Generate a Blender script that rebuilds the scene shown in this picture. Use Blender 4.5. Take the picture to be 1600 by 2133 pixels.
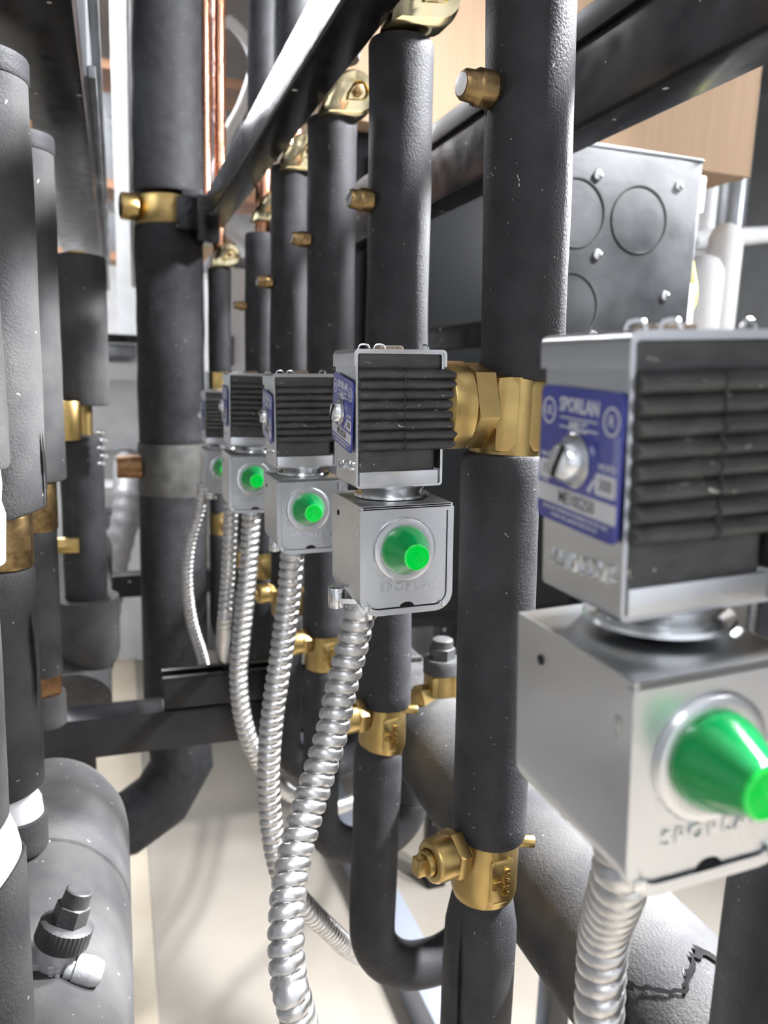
import bpy, bmesh, math, random
from mathutils import Vector, Matrix
import numpy as np
random.seed(7)
PI = math.pi
for o in list(bpy.data.objects):
    bpy.data.objects.remove(o, do_unlink=True)
SC = bpy.context.scene
COL = SC.collection
H = 1.35                                    # camera height over the floor; all z below are given relative to it

# ------------------------------------------------------------------ camera
F_PX, CX, CY = 1600.0, 800.0, 1066.5
def _n(v): return v / np.linalg.norm(v)
_Y = _n(np.array((240 - CX, -(765 - CY), -F_PX)))
_Z = -_n(np.array((500 - CX, -(10115 - CY), -F_PX)))
_Z = _n(_Z - _Y * np.dot(_Y, _Z)); _X = np.cross(_Y, _Z)
M3 = np.array([_X, _Y, _Z])
cam_d = bpy.data.cameras.new('camera'); cam = bpy.data.objects.new('camera', cam_d); COL.objects.link(cam)
cam.matrix_world = Matrix.Translation((0, 0, H)) @ Matrix(M3.tolist()).to_4x4()
cam_d.sensor_fit = 'VERTICAL'; cam_d.sensor_height = 24.0; cam_d.lens = 24.0 * F_PX / 2133.0
cam_d.clip_start = 0.01; cam_d.clip_end = 60
cam_d.dof.use_dof = True; cam_d.dof.focus_distance = 0.445; cam_d.dof.aperture_fstop = 6.4
SC.camera = cam
# ------------------------------------------------------------------ world, exposure, lamps
SC.view_settings.view_transform = 'Standard'; SC.view_settings.look = 'None'
SC.view_settings.exposure = -0.4; SC.view_settings.gamma = 1.0; SC.view_settings.use_curve_mapping = False
W = bpy.data.worlds.new('world'); SC.world = W; W.use_nodes = True
W.node_tree.nodes['Background'].inputs[0].default_value = (0.8, 0.86, 1.0, 1)
W.node_tree.nodes['Background'].inputs[1].default_value = 0.35
# linear lamps hung under the ceiling: (x, y centre, z rel, length along y, width, emission strength)
LAMPS = [
    (1.38, .37, 1.24, .50, .12, 5600.0, 'small bright flood lamp hanging low over the right pipes, turned toward the pipe rows'),
    (1.36, 1.00, .66, .22, .20, 1700.0, 'small flood lamp hanging beside the grey electrical box, turned toward the pipe rows'),
    (3.20, .60, 1.10, .90, .30, 120.0, 'unseen flood lamp added far to the right to brighten the cardboard box'),  # added fill lamp out of view, lifts the carton and right background
    (-.68, 5.20, 1.90, 4.2, .30, 140.0, 'long white linear lamp hanging beyond the left pipes'),
    (-.90, -1.90, 1.70, 1.6, .30, 34.0, 'white linear lamp hanging behind the left of the viewer'),
    (1.20, 6.90, 1.85, 2.6, .30, 60.0, 'white linear lamp hanging beyond the storage rack'),
]

# ------------------------------------------------------------------ materials
def nt(name):
    m = bpy.data.materials.new(name); m.use_nodes = True
    t = m.node_tree; b = t.nodes['Principled BSDF']; return m, t, b
def N(t, typ, **k):
    n = t.nodes.new(typ)
    for a, v in k.items():
        if a.startswith('i_'): n.inputs[a[2:].replace('_', ' ')].default_value = v
        else: setattr(n, a, v)
    return n
def mat(name, c, rough=.5, metal=0., c2=None, scale=60., bump=0., bscale=None, dust=0., dscale=220., dcol=(.62, .61, .58), coat=0., spec=.5, rvar=0., detail=4., lo=.35, hi=.65, stretch=None):
    m, t, b = nt(name)
    b.inputs['Roughness'].default_value = rough; b.inputs['Metallic'].default_value = metal
    b.inputs['Coat Weight'].default_value = coat; b.inputs['Specular IOR Level'].default_value = spec
    b.inputs['Base Color'].default_value = (*c, 1)
    tc = N(t, 'ShaderNodeTexCoord'); src = tc.outputs['Object']
    if stretch:
        mp = N(t, 'ShaderNodeMapping'); mp.inputs['Scale'].default_value = stretch
        t.links.new(src, mp.inputs[0]); src = mp.outputs[0]
    col = None
    if c2 is not None or rvar:
        nz = N(t, 'ShaderNodeTexNoise'); nz.inputs['Scale'].default_value = scale; nz.inputs['Detail'].default_value = detail
        t.links.new(src, nz.inputs['Vector'])
        mr = N(t, 'ShaderNodeMapRange'); mr.inputs[1].default_value = lo; mr.inputs[2].default_value = hi
        t.links.new(nz.outputs['Fac'], mr.inputs[0])
        if c2 is not None:
            mx = N(t, 'ShaderNodeMix', data_type='RGBA'); mx.inputs[6].default_value = (*c, 1); mx.inputs[7].default_value = (*c2, 1)
            t.links.new(mr.outputs[0], mx.inputs[0]); col = mx.outputs[2]
            t.links.new(col, b.inputs['Base Color'])
        if rvar:
            m2 = N(t, 'ShaderNodeMapRange'); m2.inputs[3].default_value = max(.03, rough - rvar); m2.inputs[4].default_value = rough + rvar
            t.links.new(mr.outputs[0], m2.inputs[0]); t.links.new(m2.outputs[0], b.inputs['Roughness'])
    if dust:
        vo = N(t, 'ShaderNodeTexVoronoi'); vo.inputs['Scale'].default_value = dscale
        n3 = N(t, 'ShaderNodeTexNoise'); n3.inputs['Scale'].default_value = dscale * .21
        t.links.new(src, n3.inputs['Vector'])
        ad = N(t, 'ShaderNodeMix', data_type='RGBA'); ad.inputs[0].default_value = .03
        t.links.new(src, ad.inputs[6]); t.links.new(n3.outputs['Color'], ad.inputs[7]); t.links.new(ad.outputs[2], vo.inputs['Vector'])
        # each cell gets its own spot size, most of them none
        sp = N(t, 'ShaderNodeSeparateColor'); t.links.new(vo.outputs['Color'], sp.inputs[0])
        m4 = N(t, 'ShaderNodeMapRange'); m4.inputs[1].default_value = 1 - dust; m4.inputs[2].default_value = 1.0; m4.inputs[3].default_value = 0; m4.inputs[4].default_value = .28
        t.links.new(sp.outputs[0], m4.inputs[0])
        lt = N(t, 'ShaderNodeMath', operation='LESS_THAN'); t.links.new(vo.outputs['Distance'], lt.inputs[0]); t.links.new(m4.outputs[0], lt.inputs[1])
        mx2 = N(t, 'ShaderNodeMix', data_type='RGBA'); mx2.inputs[6].default_value = (*c, 1); mx2.inputs[7].default_value = (*dcol, 1)
        if col: t.links.new(col, mx2.inputs[6])
        t.links.new(lt.outputs[0], mx2.inputs[0]); t.links.new(mx2.outputs[2], b.inputs['Base Color'])
    if bump:
        n5 = N(t, 'ShaderNodeTexNoise'); n5.inputs['Scale'].default_value = bscale or scale * 6; n5.inputs['Detail'].default_value = 5
        t.links.new(src, n5.inputs['Vector'])
        bp = N(t, 'ShaderNodeBump'); bp.inputs['Strength'].default_value = 1.0; bp.inputs['Distance'].default_value = bump
        t.links.new(n5.outputs['Fac'], bp.inputs['Height']); t.links.new(bp.outputs[0], b.inputs['Normal'])
    return m
FOAM = mat('black_foam', (.023, .023, .025), .60, c2=(.034, .034, .037), scale=45, bump=.00055, bscale=620, dust=.05, dscale=330, dcol=(.30, .30, .29), spec=.22)
FOAM_OLD = mat('dusty_foam', (.040, .040, .042), .68, c2=(.072, .070, .068), scale=22, bump=.0006, bscale=520, dust=.05, dscale=200, dcol=(.38, .38, .36), spec=.2)
FOAM_CUT = mat('foam_cut', (.05, .05, .05), .8, bump=.0012, bscale=700, c2=(.16, .16, .155), scale=500)
PAINT = mat('black_paint', (.006, .006, .0065), .22, c2=(.011, .011, .012), scale=35, dust=.12, dscale=75, dcol=(.4, .39, .37), rvar=.05, spec=.28)
PAINT_STRUT = mat('black_strut_paint', (.006, .006, .007), .34, c2=(.012, .012, .013), scale=9, dust=.03, dscale=70, rvar=.06, spec=.3)
GALV = mat('zinc_plate', (.70, .71, .72), .30, 1.0, c2=(.61, .63, .65), scale=30, bump=.00004, bscale=260, rvar=.04, lo=.2, hi=.85, detail=2)
GALV_B = mat('zinc_plate_bright', (.76, .77, .77), .22, 1.0, c2=(.68, .70, .72), scale=35, bump=.00004, bscale=260, rvar=.04, lo=.2, hi=.85, detail=2)
FLEX = mat('flexible_steel', (.66, .655, .65), .36, 1.0, c2=(.54, .53, .52), scale=110, bump=.00006, bscale=1800, rvar=.08)
BRASS = mat('brass', (.50, .36, .14), .34, 1.0, c2=(.38, .26, .10), scale=60, bump=.00008, bscale=420, rvar=.06, lo=.25, hi=.8)
BRASS_D = mat('brown_brass', (.34, .235, .11), .38, 1.0, c2=(.20, .13, .06), scale=160, bump=.0001, bscale=500)
GOLD = mat('yellow_zinc', (.86, .72, .40), .17, 1.0, c2=(.80, .70, .46), scale=60, rvar=.05)
COPPER = mat('copper', (.80, .42, .27), .24, 1.0, c2=(.62, .30, .19), scale=30, rvar=.06)
COPPER_D = mat('dull_copper', (.30, .17, .09), .42, 1.0, c2=(.20, .11, .05), scale=90)
COIL = mat('coil_plastic', (.026, .026, .026), .42, c2=(.050, .050, .048), scale=150, bump=.0003, bscale=900, dust=.26, dscale=360, dcol=(.42, .41, .38), stretch=(.55, 1, 1.5))
BLUE = mat('blue_label', (.018, .026, .24), .33, c2=(.03, .04, .27), scale=60, coat=.2)
WHITE_INK = mat('white_print', (.62, .62, .64), .5)
BLACK_INK = mat('black_print', (.03, .03, .035), .5)
WHITE_PL = mat('white_plastic', (.86, .86, .86), .4)
WHITE_PT = mat('white_paint', (.80, .81, .82), .4, c2=(.7, .71, .72), scale=9)
CARD = mat('cardboard', (.40, .27, .17), .8, c2=(.44, .30, .195), scale=5, stretch=(30, 30, .6), bump=.0003, bscale=60)
CONC = mat('pale_floor', (.32, .29, .25), .5, c2=(.285, .255, .215), scale=3.5, bump=.0003, bscale=30)
STRIP = mat('cream_strip', (.52, .46, .36), .5, c2=(.46, .39, .29), scale=6)
WALLM = mat('pale_wall', (.50, .52, .55), .6, c2=(.44, .46, .49), scale=2)
WALLF = mat('light_grey_wall', (.34, .35, .37), .6, c2=(.30, .31, .33), scale=2)
WALLD = mat('grey_wall', (.20, .21, .22), .7, c2=(.16, .165, .17), scale=2)
CEIL = mat('grey_ceiling', (.22, .22, .23), .7, c2=(.17, .17, .18), scale=1)
GREYM = mat('grey_steel', (.30, .31, .33), .35, .6, c2=(.2, .21, .22), scale=7, rvar=.1)
PANEL = mat('dark_zinc_panel', (.012, .013, .015), .45, .1, c2=(.040, .042, .045), scale=11, rvar=.10, bump=.0002, bscale=120, lo=.35, hi=.75, detail=6)
WOOD = mat('brown_board', (.22, .15, .08), .6, c2=(.14, .09, .05), scale=8)
ORANGE = mat('orange_beam', (.36, .19, .11), .5)
YELLOW = mat('yellow_cable', (.80, .74, .07), .4)
RUBBER = mat('black_rubber', (.012, .012, .013), .5, bump=.0002, bscale=400)
CAPM = mat('black_cap', (.035, .035, .036), .5, c2=(.055, .055, .055), scale=120, bump=.0003, bscale=700)
CASTM = mat('cast_white_metal', (.52, .52, .53), .5, .35, c2=(.42, .42, .43), scale=90, bump=.0004, bscale=350)
DUSTM = mat('brown_dust', (.42, .33, .25), .9, c2=(.25, .2, .15), scale=600, bump=.001, bscale=900)
GREYBAND = mat('grey_tape', (.055, .053, .05), .6, c2=(.10, .097, .09), scale=30)
HOLE = mat('dark_hole', (.006, .006, .006), .9)
CABM = mat('cabinet_paint', (.004, .0045, .005), .4, c2=(.007, .0075, .008), scale=3, spec=.12)
SKID = mat('grey_blue_steel', (.33, .36, .42), .45, .3)

def lamp_mat(name, c, s):
    m, t, b = nt(name); b.inputs['Base Color'].default_value = (.9, .9, .9, 1)
    b.inputs['Emission Color'].default_value = (*c, 1); b.inputs['Emission Strength'].default_value = s; return m
def lens_mat(name, c, em, rough):
    m, t, b = nt(name); b.inputs['Base Color'].default_value = (*c, 1); b.inputs['Roughness'].default_value = rough
    b.inputs['Transmission Weight'].default_value = .35; b.inputs['IOR'].default_value = 1.49
    b.inputs['Coat Weight'].default_value = .6; b.inputs['Coat Roughness'].default_value = .05
    b.inputs['Emission Color'].default_value = (.0, 1.0, .12, 1); b.inputs['Emission Strength'].default_value = em; return m
LENS = lens_mat('green_lens', (.0, .30, .07), .03, .14)
LENS_TOP = lens_mat('green_lens_top', (.0, .50, .04), .38, .12)

# ------------------------------------------------------------------ helpers
V = Vector
def basis(ax):
    ax = V(ax).normalized(); ref = V((0, 0, 1)) if abs(ax.z) < .9 else V((1, 0, 0))
    a = ref.cross(ax).normalized(); b = ax.cross(a).normalized(); return ax, a, b
def lathe(bm, o, axis, prof, seg=32, rot=0., fn=None):
    """prof: list of (t along axis, r); r==0 closes"""
    ax, a, b = basis(axis); o = V(o); rings = []
    for t, r in prof:
        if r <= 1e-9: rings.append([bm.verts.new(o + ax * t)]); continue
        ring = []
        for i in range(seg):
            th = rot + 2 * PI * i / seg
            rr = r * (fn(t, th) if fn else 1.)
            ring.append(bm.verts.new(o + ax * t + (a * math.cos(th) + b * math.sin(th)) * rr))
        rings.append(ring)
    for p, q in zip(rings, rings[1:]):
        if len(p) == 1 and len(q) == 1: continue
        for i in range(seg):
            j = (i + 1) % seg
            if len(p) == 1: bm.faces.new((p[0], q[j], q[i]))
            elif len(q) == 1: bm.faces.new((p[i], p[j], q[0]))
            else: bm.faces.new((p[i], p[j], q[j], q[i]))
    return rings
def cyl(bm, p0, p1, r, r1=None, seg=32, bev=0., rot=0.):
    p0, p1 = V(p0), V(p1); L = (p1 - p0).length; r1 = r if r1 is None else r1
    if bev: pr = [(0, 0), (0, r - bev), (bev * .3, r - bev * .3), (bev, r), (L - bev, r1), (L - bev * .3, r1 - bev * .3), (L, r1 - bev), (L, 0)]
    else: pr = [(0, 0), (0, r), (L, r1), (L, 0)]
    lathe(bm, p0, p1 - p0, pr, seg, rot)
def box(bm, c, s, bev=0., rot=None):
    r = bmesh.ops.create_cube(bm, size=1.0); vs = r['verts']
    for v in vs:
        v.co = V((v.co.x * s[0], v.co.y * s[1], v.co.z * s[2]))
    if bev:
        es = list({e for v in vs for e in v.link_edges})
        g = bmesh.ops.bevel(bm, geom=es, offset=bev, segments=2, affect='EDGES', profile=.6)
        vs = list({v for f in g['faces'] for v in f.verts} | {v for v in vs if v.is_valid})
    for v in vs:
        p = v.co.copy()
        if rot is not None: p = rot @ p
        v.co = p + V(c)
def bx(bm, x0, x1, y0, y1, z0, z1, bev=0.):
    box(bm, ((x0 + x1) / 2, (y0 + y1) / 2, (z0 + z1) / 2), (abs(x1 - x0), abs(y1 - y0), abs(z1 - z0)), bev)
def catmull(pts, n=12):
    P = [V(p) for p in pts]; P = [2 * P[0] - P[1]] + P + [2 * P[-1] - P[-2]]; out = []
    for i in range(1, len(P) - 2):
        for k in range(n):
            t = k / n; p0, p1, p2, p3 = P[i - 1:i + 3]
            out.append(.5 * ((2 * p1) + (p2 - p0) * t + (2 * p0 - 5 * p1 + 4 * p2 - p3) * t * t + (3 * p1 - p0 - 3 * p2 + p3) * t ** 3))
    out.append(P[-2]); return out
def resample(path, step):
    out = [path[0]]; acc = 0.
    for a, b in zip(path, path[1:]):
        L = (b - a).length
        if L < 1e-9: continue
        d = step - acc
        while d <= L:
            out.append(a + (b - a) * (d / L)); d += step
        acc = (acc + L) % step
    return out
def sweep(bm, path, rad, seg=24, caps=True, fn=None):
    """tube along path; rad number or function(s); fn(s, theta) multiplies"""
    T = [(path[min(i + 1, len(path) - 1)] - path[max(i - 1, 0)]).normalized() for i in range(len(path))]
    a = basis(T[0])[1]; s = 0.; rings = []
    for i, p in enumerate(path):
        if i: s += (p - path[i - 1]).length
        a = (a - T[i] * a.dot(T[i])).normalized(); b = T[i].cross(a)
        r = rad(s) if callable(rad) else rad
        rings.append([bm.verts.new(p + (a * math.cos(2 * PI * k / seg) + b * math.sin(2 * PI * k / seg)) * (r * (fn(s, 2 * PI * k / seg) if fn else 1))) for k in range(seg)])
    for p, q in zip(rings, rings[1:]):
        for i in range(seg):
            j = (i + 1) % seg; bm.faces.new((p[i], p[j], q[j], q[i]))
    if caps:
        bm.faces.new(rings[0][::-1]); bm.faces.new(rings[-1])
def prism(bm, poly, d0, d1, plane='xz'):
    """extrude 2-D polygon between d0 and d1 along the missing axis"""
    def P(u, v, d): return {'xz': (u, d, v), 'yz': (d, u, v), 'xy': (u, v, d)}[plane]
    A = [bm.verts.new(P(u, v, d0)) for u, v in poly]; B = [bm.verts.new(P(u, v, d1)) for u, v in poly]
    bm.faces.new(A); bm.faces.new(B[::-1]); n = len(poly)
    for i in range(n): bm.faces.new((A[i], B[i], B[(i + 1) % n], A[(i + 1) % n]))
def rrect(x0, x1, z0, z1, r, n=6, corners='abcd'):
    """rounded rectangle; corners a=low-left b=low-right c=up-right d=up-left"""
    pts = []
    for key, cx, cz, a0 in (('a', x0 + r, z0 + r, PI), ('b', x1 - r, z0 + r, 1.5 * PI), ('c', x1 - r, z1 - r, 0), ('d', x0 + r, z1 - r, .5 * PI)):
        if key in corners:
            pts += [(cx + r * math.cos(a0 + .5 * PI * k / n), cz + r * math.sin(a0 + .5 * PI * k / n)) for k in range(n + 1)]
        else:
            pts.append({'a': (x0, z0), 'b': (x1, z0), 'c': (x1, z1), 'd': (x0, z1)}[key])
    return pts
def frame_prism(bm, outer, inner, d0, d1, plane='xz'):
    def P(u, v, d): return {'xz': (u, d, v), 'yz': (d, u, v), 'xy': (u, v, d)}[plane]
    n = len(outer); R = [[bm.verts.new(P(*q, d)) for q in L] for L, d in ((outer, d0), (inner, d0), (inner, d1), (outer, d1))]
    for A, B in zip(R, R[1:] + R[:1]):
        for i in range(n): bm.faces.new((A[i], A[(i + 1) % n], B[(i + 1) % n], B[i]))
def obj(name, bm, m, parent=None, origin=None, sharp=38, kind=None, label=None):
    """bm is in rel-camera world coordinates (or in the parent's own space when origin=(0,0,0))"""
    bmesh.ops.recalc_face_normals(bm, faces=bm.faces)
    me = bpy.data.meshes.new(name); bm.to_mesh(me); bm.free()
    if not isinstance(m, (list, tuple)): m = [m]
    for q in m: me.materials.append(q)
    for p in me.polygons: p.use_smooth = True
    me.set_sharp_from_angle(angle=math.radians(sharp))
    o = bpy.data.objects.new(name, me); COL.objects.link(o)
    if parent is not None:
        o.parent = parent
        org = V(parent['_org']) if origin is None else V(origin)
        me.transform(Matrix.Translation(-org)); o['_org'] = tuple(org)
    else:
        if origin is None:
            co = np.empty(len(me.vertices) * 3); me.vertices.foreach_get('co', co); co = co.reshape(-1, 3)
            origin = ((co[:, 0].min() + co[:, 0].max()) / 2, (co[:, 1].min() + co[:, 1].max()) / 2, co[:, 2].min())
        me.transform(Matrix.Translation(-V(origin))); o.location = V(origin) + V((0, 0, H)); o['_org'] = tuple(origin)
    if kind: o['kind'] = kind
    if label: o['label'] = label
    return o
def tag(o, label, cat, group=None):
    o['label'] = label; o['category'] = cat
    if group: o['group'] = group
    return o
def thing(name, loc, label, cat, group=None):
    o = bpy.data.objects.new(name, None); COL.objects.link(o); o.location = V(loc) + V((0, 0, H)); o['_org'] = tuple(loc)
    o.empty_display_size = .02
    return tag(o, label, cat, group)
def copy_tree(o, parent=None):
    c = o.copy(); COL.objects.link(c); c.parent = parent
    for ch in list(o.children): copy_tree(ch, c)
    return c
def BM(): return bmesh.new()
def text_bm(body, size, depth, M, align='CENTER', bold=0., spacing=1., sx=1.):
    cu = bpy.data.curves.new('t', 'FONT'); cu.body = body; cu.size = size; cu.extrude = depth; cu.align_x = align; cu.align_y = 'CENTER'
    cu.offset = bold; cu.space_character = spacing; cu.resolution_u = 2
    to = bpy.data.objects.new('t', cu); COL.objects.link(to)
    me = bpy.data.meshes.new_from_object(to.evaluated_get(bpy.context.evaluated_depsgraph_get()))
    bpy.data.objects.remove(to); bpy.data.curves.remove(cu)
    me.transform(M @ Matrix.Diagonal((sx, 1, 1, 1))); bm = BM(); bm.from_mesh(me); bpy.data.meshes.remove(me); return bm
def add_text(bm, *a, **k):
    t = text_bm(*a, **k); me = bpy.data.meshes.new('x'); t.to_mesh(me); t.free(); bm.from_mesh(me); bpy.data.meshes.remove(me)
def hashn(*a):
    return (math.sin(sum(v * w for v, w in zip(a, (12.9898, 78.233, 37.719)))) * 43758.5453) % 1

# ------------------------------------------------------------------ room shell
FL = -H
def struct(name, m, *b, bev=0.):
    bm = BM(); bx(bm, *b, bev); return obj(name, bm, m, kind='structure')
struct('floor', CONC, -4, 5, -3, 10, FL - .1, FL)
struct('ceiling', CEIL, -4, 5, -3, 10, 2.35, 2.45)
struct('wall_back', WHITE_PT, -4, 5, 10, 10.1, FL, 2.35)
struct('wall_left', WALLD, -4.1, -4, -3, 10, FL, 2.35)
struct('wall_right', WALLD, 5, 5.1, -3, 10, FL, 2.35)
struct('wall_front', WALLF, -4, 5, -3.1, -3, FL, 2.35)
struct('trim_1', STRIP, -.16, .05, .3, 6.0, FL, FL + .012)

for x, y, z, L, w, s, lab in LAMPS:
    t = thing('linear_lamp', (x, y, z), lab, 'lamp')
    tilt = Matrix.Identity(3)
    if L < 1:                                   # flood lamps turned toward the rows, the added one toward the carton
        tilt = V((0, 0, -1)).rotation_difference(V((-.60, -.70, -.42) if z > 1.2 else ((-.72, -.62, -.32) if z < 1 else (-.90, .30, -.30))).normalized()).to_matrix()
    def turn(b):
        for v in b.verts: v.co = V((x, y, z)) + tilt @ (v.co - V((x, y, z)))
        return b
    bm = BM(); bx(bm, x - w / 2, x + w / 2, y - L / 2, y + L / 2, z + .003, z + .06, .004)
    obj('lamp_housing', turn(bm), WHITE_PT, t)
    bm = BM(); bx(bm, x - w / 2 + .02, x + w / 2 - .02, y - L / 2 + .02, y + L / 2 - .02, z - .004, z + .004)
    obj('diffuser', turn(bm), lamp_mat('lamp_light', (.95, .965, 1), s), t)
    for k in (-1, 1):
        bm = BM(); cyl(bm, (x + (.03 if L < 1 else 0), y + k * L * .35, z + .05), (x + (.03 if L < 1 else 0), y + k * L * .35, 2.352), .006, seg=8); obj('hanger_rod', bm, GREYM, t)

# ------------------------------------------------------------------ steel frame
# square tube over the right pipe row
BZ = .279
t = thing('steel_beam', (.191, .95, BZ), 'glossy black square steel beam running away over the right pipe row', 'beam')
bm = BM(); frame_prism(bm, rrect(.170, .212, BZ, BZ + .048, .003, 3), rrect(.1725, .2095, BZ + .0025, BZ + .0455, .002, 3), .18, 1.62)
obj('square_tube', bm, PAINT, t)
bm = BM(); bx(bm, .158, .20, 1.60, 1.66, BZ - .03, BZ + .055, .003); bx(bm, .120, .165, 1.61, 1.65, BZ - .01, BZ + .05, .003); obj('end_bracket', bm, PAINT, t)
# beam over the left pipe row
t = thing('steel_beam', (-.07, 1.5, BZ), 'black steel beam running away over the left pipe row', 'beam')
bm = BM(); bx(bm, -.115, -.024, .25, 3.6, BZ, BZ + .042, .003); obj('square_tube', bm, PAINT, t)
bm = BM(); bx(bm, -.075, -.020, 1.0, 3.6, BZ + .042, BZ + .33, .004); obj('upper_rail', bm, GREYM, t)
bm = BM(); bx(bm, -.020, -.012, 1.0, 3.6, BZ + .042, BZ + .055, .001); bx(bm, -.020, -.008, 1.0, 3.6, BZ + .15, BZ + .20, .001); obj('rail_lip', bm, GREYM, t)
# beam on the far right
t = thing('steel_beam', (.475, .9, .25), 'black steel beam crossing behind the tallest right pipe toward the grey box', 'beam')
bm = BM(); frame_prism(bm, rrect(.450, .500, .255, .365, .004, 3), rrect(.453, .497, .258, .362, .003, 3), .30, 1.55); obj('square_tube', bm, PAINT, t)
bm = BM(); bx(bm, .444, .4495, .30, 1.55, .335, .362, .001); obj('side_lip', bm, PAINT_STRUT, t)
bm = BM(); bx(bm, .450, .500, 1.545, 1.66, .258, .362, .003); obj('mounting_foot', bm, PAINT, t)
# cross strut low down
t = thing('cross_strut', (0, 1.145, -.57), 'black cross tube low behind the steel conduits', 'beam')
bm = BM(); bx(bm, -.42, .272, 1.12, 1.175, -.565, -.503, .003); obj('square_tube', bm, PAINT_STRUT, t)
bm = BM()
bx(bm, .055, .272, 1.118, 1.122, -.503, -.452, .0005); bx(bm, .055, .272, 1.160, 1.164, -.503, -.452, .0005); bx(bm, .055, .272, 1.118, 1.164, -.503, -.499, .0005)
bx(bm, .055, .272, 1.118, 1.130, -.456, -.452, .0005); bx(bm, .055, .272, 1.152, 1.164, -.456, -.452, .0005)
obj('strut_channel', bm, PAINT_STRUT, t)
bm = BM(); bx(bm, -.40, -.36, 1.125, 1.17, FL, -.564, .003); obj('post', bm, PAINT_STRUT, t)
t = thing('cross_strut', (0, 2.45, -.66), 'black cross bar far back beside the thick vertical pipe', 'beam')
bm = BM(); bx(bm, -.30, .9, 2.42, 2.48, -.70, -.63, .003); obj('square_tube', bm, PAINT_STRUT, t)
for k, x in enumerate((-.26, .86)):
    bm = BM(); bx(bm, x - .02, x + .02, 2.43, 2.47, FL, -.69, .003); obj('post', bm, PAINT_STRUT, t)
bm = BM(); bx(bm, .56, .63, .6, 3.6, FL, FL + .10, .004); tag(obj('skid_rail', bm, SKID), 'grey blue steel skid rail lying on the pale floor', 'rail')

# ------------------------------------------------------------------ pipe builders
def sleeve(bm, x, y, z0, z1, r, ri=.012, seg=40, slant0=(0, 0), slant1=(0, 0), rim=.004, lean=(0, 0), taper=0.):
    """hollow foam sleeve between z0 and z1, rounded rims, wobbling slightly; slant = (dz per dx, dz per dy)"""
    n = max(4, int((z1 - z0) / .012)); prof = [(z0 + .006, ri), (z0, ri + .002), (z0, r - rim), (z0 + rim * .3, r - rim * .3), (z0 + rim, r)]
    for i in range(1, n): prof.append((z0 + rim + (z1 - z0 - 2 * rim) * i / n, r))
    prof += [(z1 - rim, r), (z1 - rim * .3, r - rim * .3), (z1, r - rim), (z1, ri + .002), (z1 - .012, ri)]
    sd = x * 31 + y * 17
    def fn(t, th): return 1 + .010 * math.sin(3 * th + t * 21 + sd) + .008 * math.sin(2 * th - t * 47 + sd * 2) + .004 * math.sin(5 * th + t * 90)
    rings = lathe(bm, (x, y, 0), (0, 0, 1), prof, seg, fn=fn)
    for (zt, rr), ring in zip(prof, rings):
        w0 = max(0, 1 - (zt - z0) / .03); w1 = max(0, 1 - (z1 - zt) / .03); f = (zt - z0) / (z1 - z0)
        for v in ring:
            dx, dy = v.co.x - x, v.co.y - y
            if taper and r: v.co.x = x + dx * (1 - taper * w1); v.co.y = y + dy * (1 - taper * w1)
            v.co.z += w0 * (slant0[0] * dx + slant0[1] * dy) + w1 * (slant1[0] * dx + slant1[1] * dy)
            v.co.x += lean[0] * (zt - z0); v.co.y += lean[1] * (zt - z0)
def slit(parent, x, y, z0, z1, r, ang, w=.003):
    """dark split in a foam sleeve: a thin curved sliver seated in the foam skin"""
    bm = BM(); n = 14; L = []; R = []
    for i in range(n + 1):
        u = i / n; ww = w * math.sin(PI * u) * (.7 + .5 * hashn(i, x, z0)); z = z0 + (z1 - z0) * u; a = ang + .05 * math.sin(5 * u)
        for s, A in ((-1, L), (1, R)):
            th = a + s * ww / r / 2; A.append(bm.verts.new((x + (r + .0009) * math.cos(th), y + (r + .0009) * math.sin(th), z)))
    for i in range(n): bm.faces.new((L[i], R[i], R[i + 1], L[i + 1]))
    g = bmesh.ops.solidify(bm, geom=bm.faces[:], thickness=.0016)
    return obj('foam_split', bm, HOLE, parent)
def valve_cap(t, x, y, z, r=.0098, L=.024, rp=.027, dirv=(-1, -.12, 0)):
    """knurled brass service cap pointing left out of the sleeve"""
    d = V(dirv).normalized(); o = V((x, y, z)) + d * (rp - .004); bm = BM(); seg = 40
    prof = [(0, 0), (0, r * .8)]
    n = 9
    for i in range(n + 1):
        prof.append((.004 + .010 * i / n, r))
    prof += [(.0148, r * .96), (.0165, r * .88), (.022, r * .86), (L, r * .72), (L + .0004, r * .5), (L - .0006, r * .42), (L - .0006, 0)]
    def fn(tt, th):
        if .0035 < tt < .0142:
            k = int(round((tt - .004) / .010 * n)); i = int(round(th / (2 * PI) * seg)); return 1.0 + (.05 if (k + i) % 2 else -.02)
        return 1.
    lathe(bm, o, d, prof, seg, fn=fn); c = obj('service_cap', bm, BRASS_D, t)
    bm = BM(); cyl(bm, o + d * (L - .0008), o + d * (L + .0006), r * .62, seg=24, bev=.0003); obj('cap_seal', bm, WHITE_PL if r > .0095 else GALV_B, c)
    bm = BM(); lathe(bm, V((x, y, z)) + d * (rp - .0045), d, [(0, 0), (0, r * 1.35), (.003, r * 1.25), (.0036, r * .9), (.0036, 0)], 20, fn=lambda a, th: 1 + .12 * math.sin(3 * th + 1)); obj('foam_hole', bm, HOLE, t)
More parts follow.
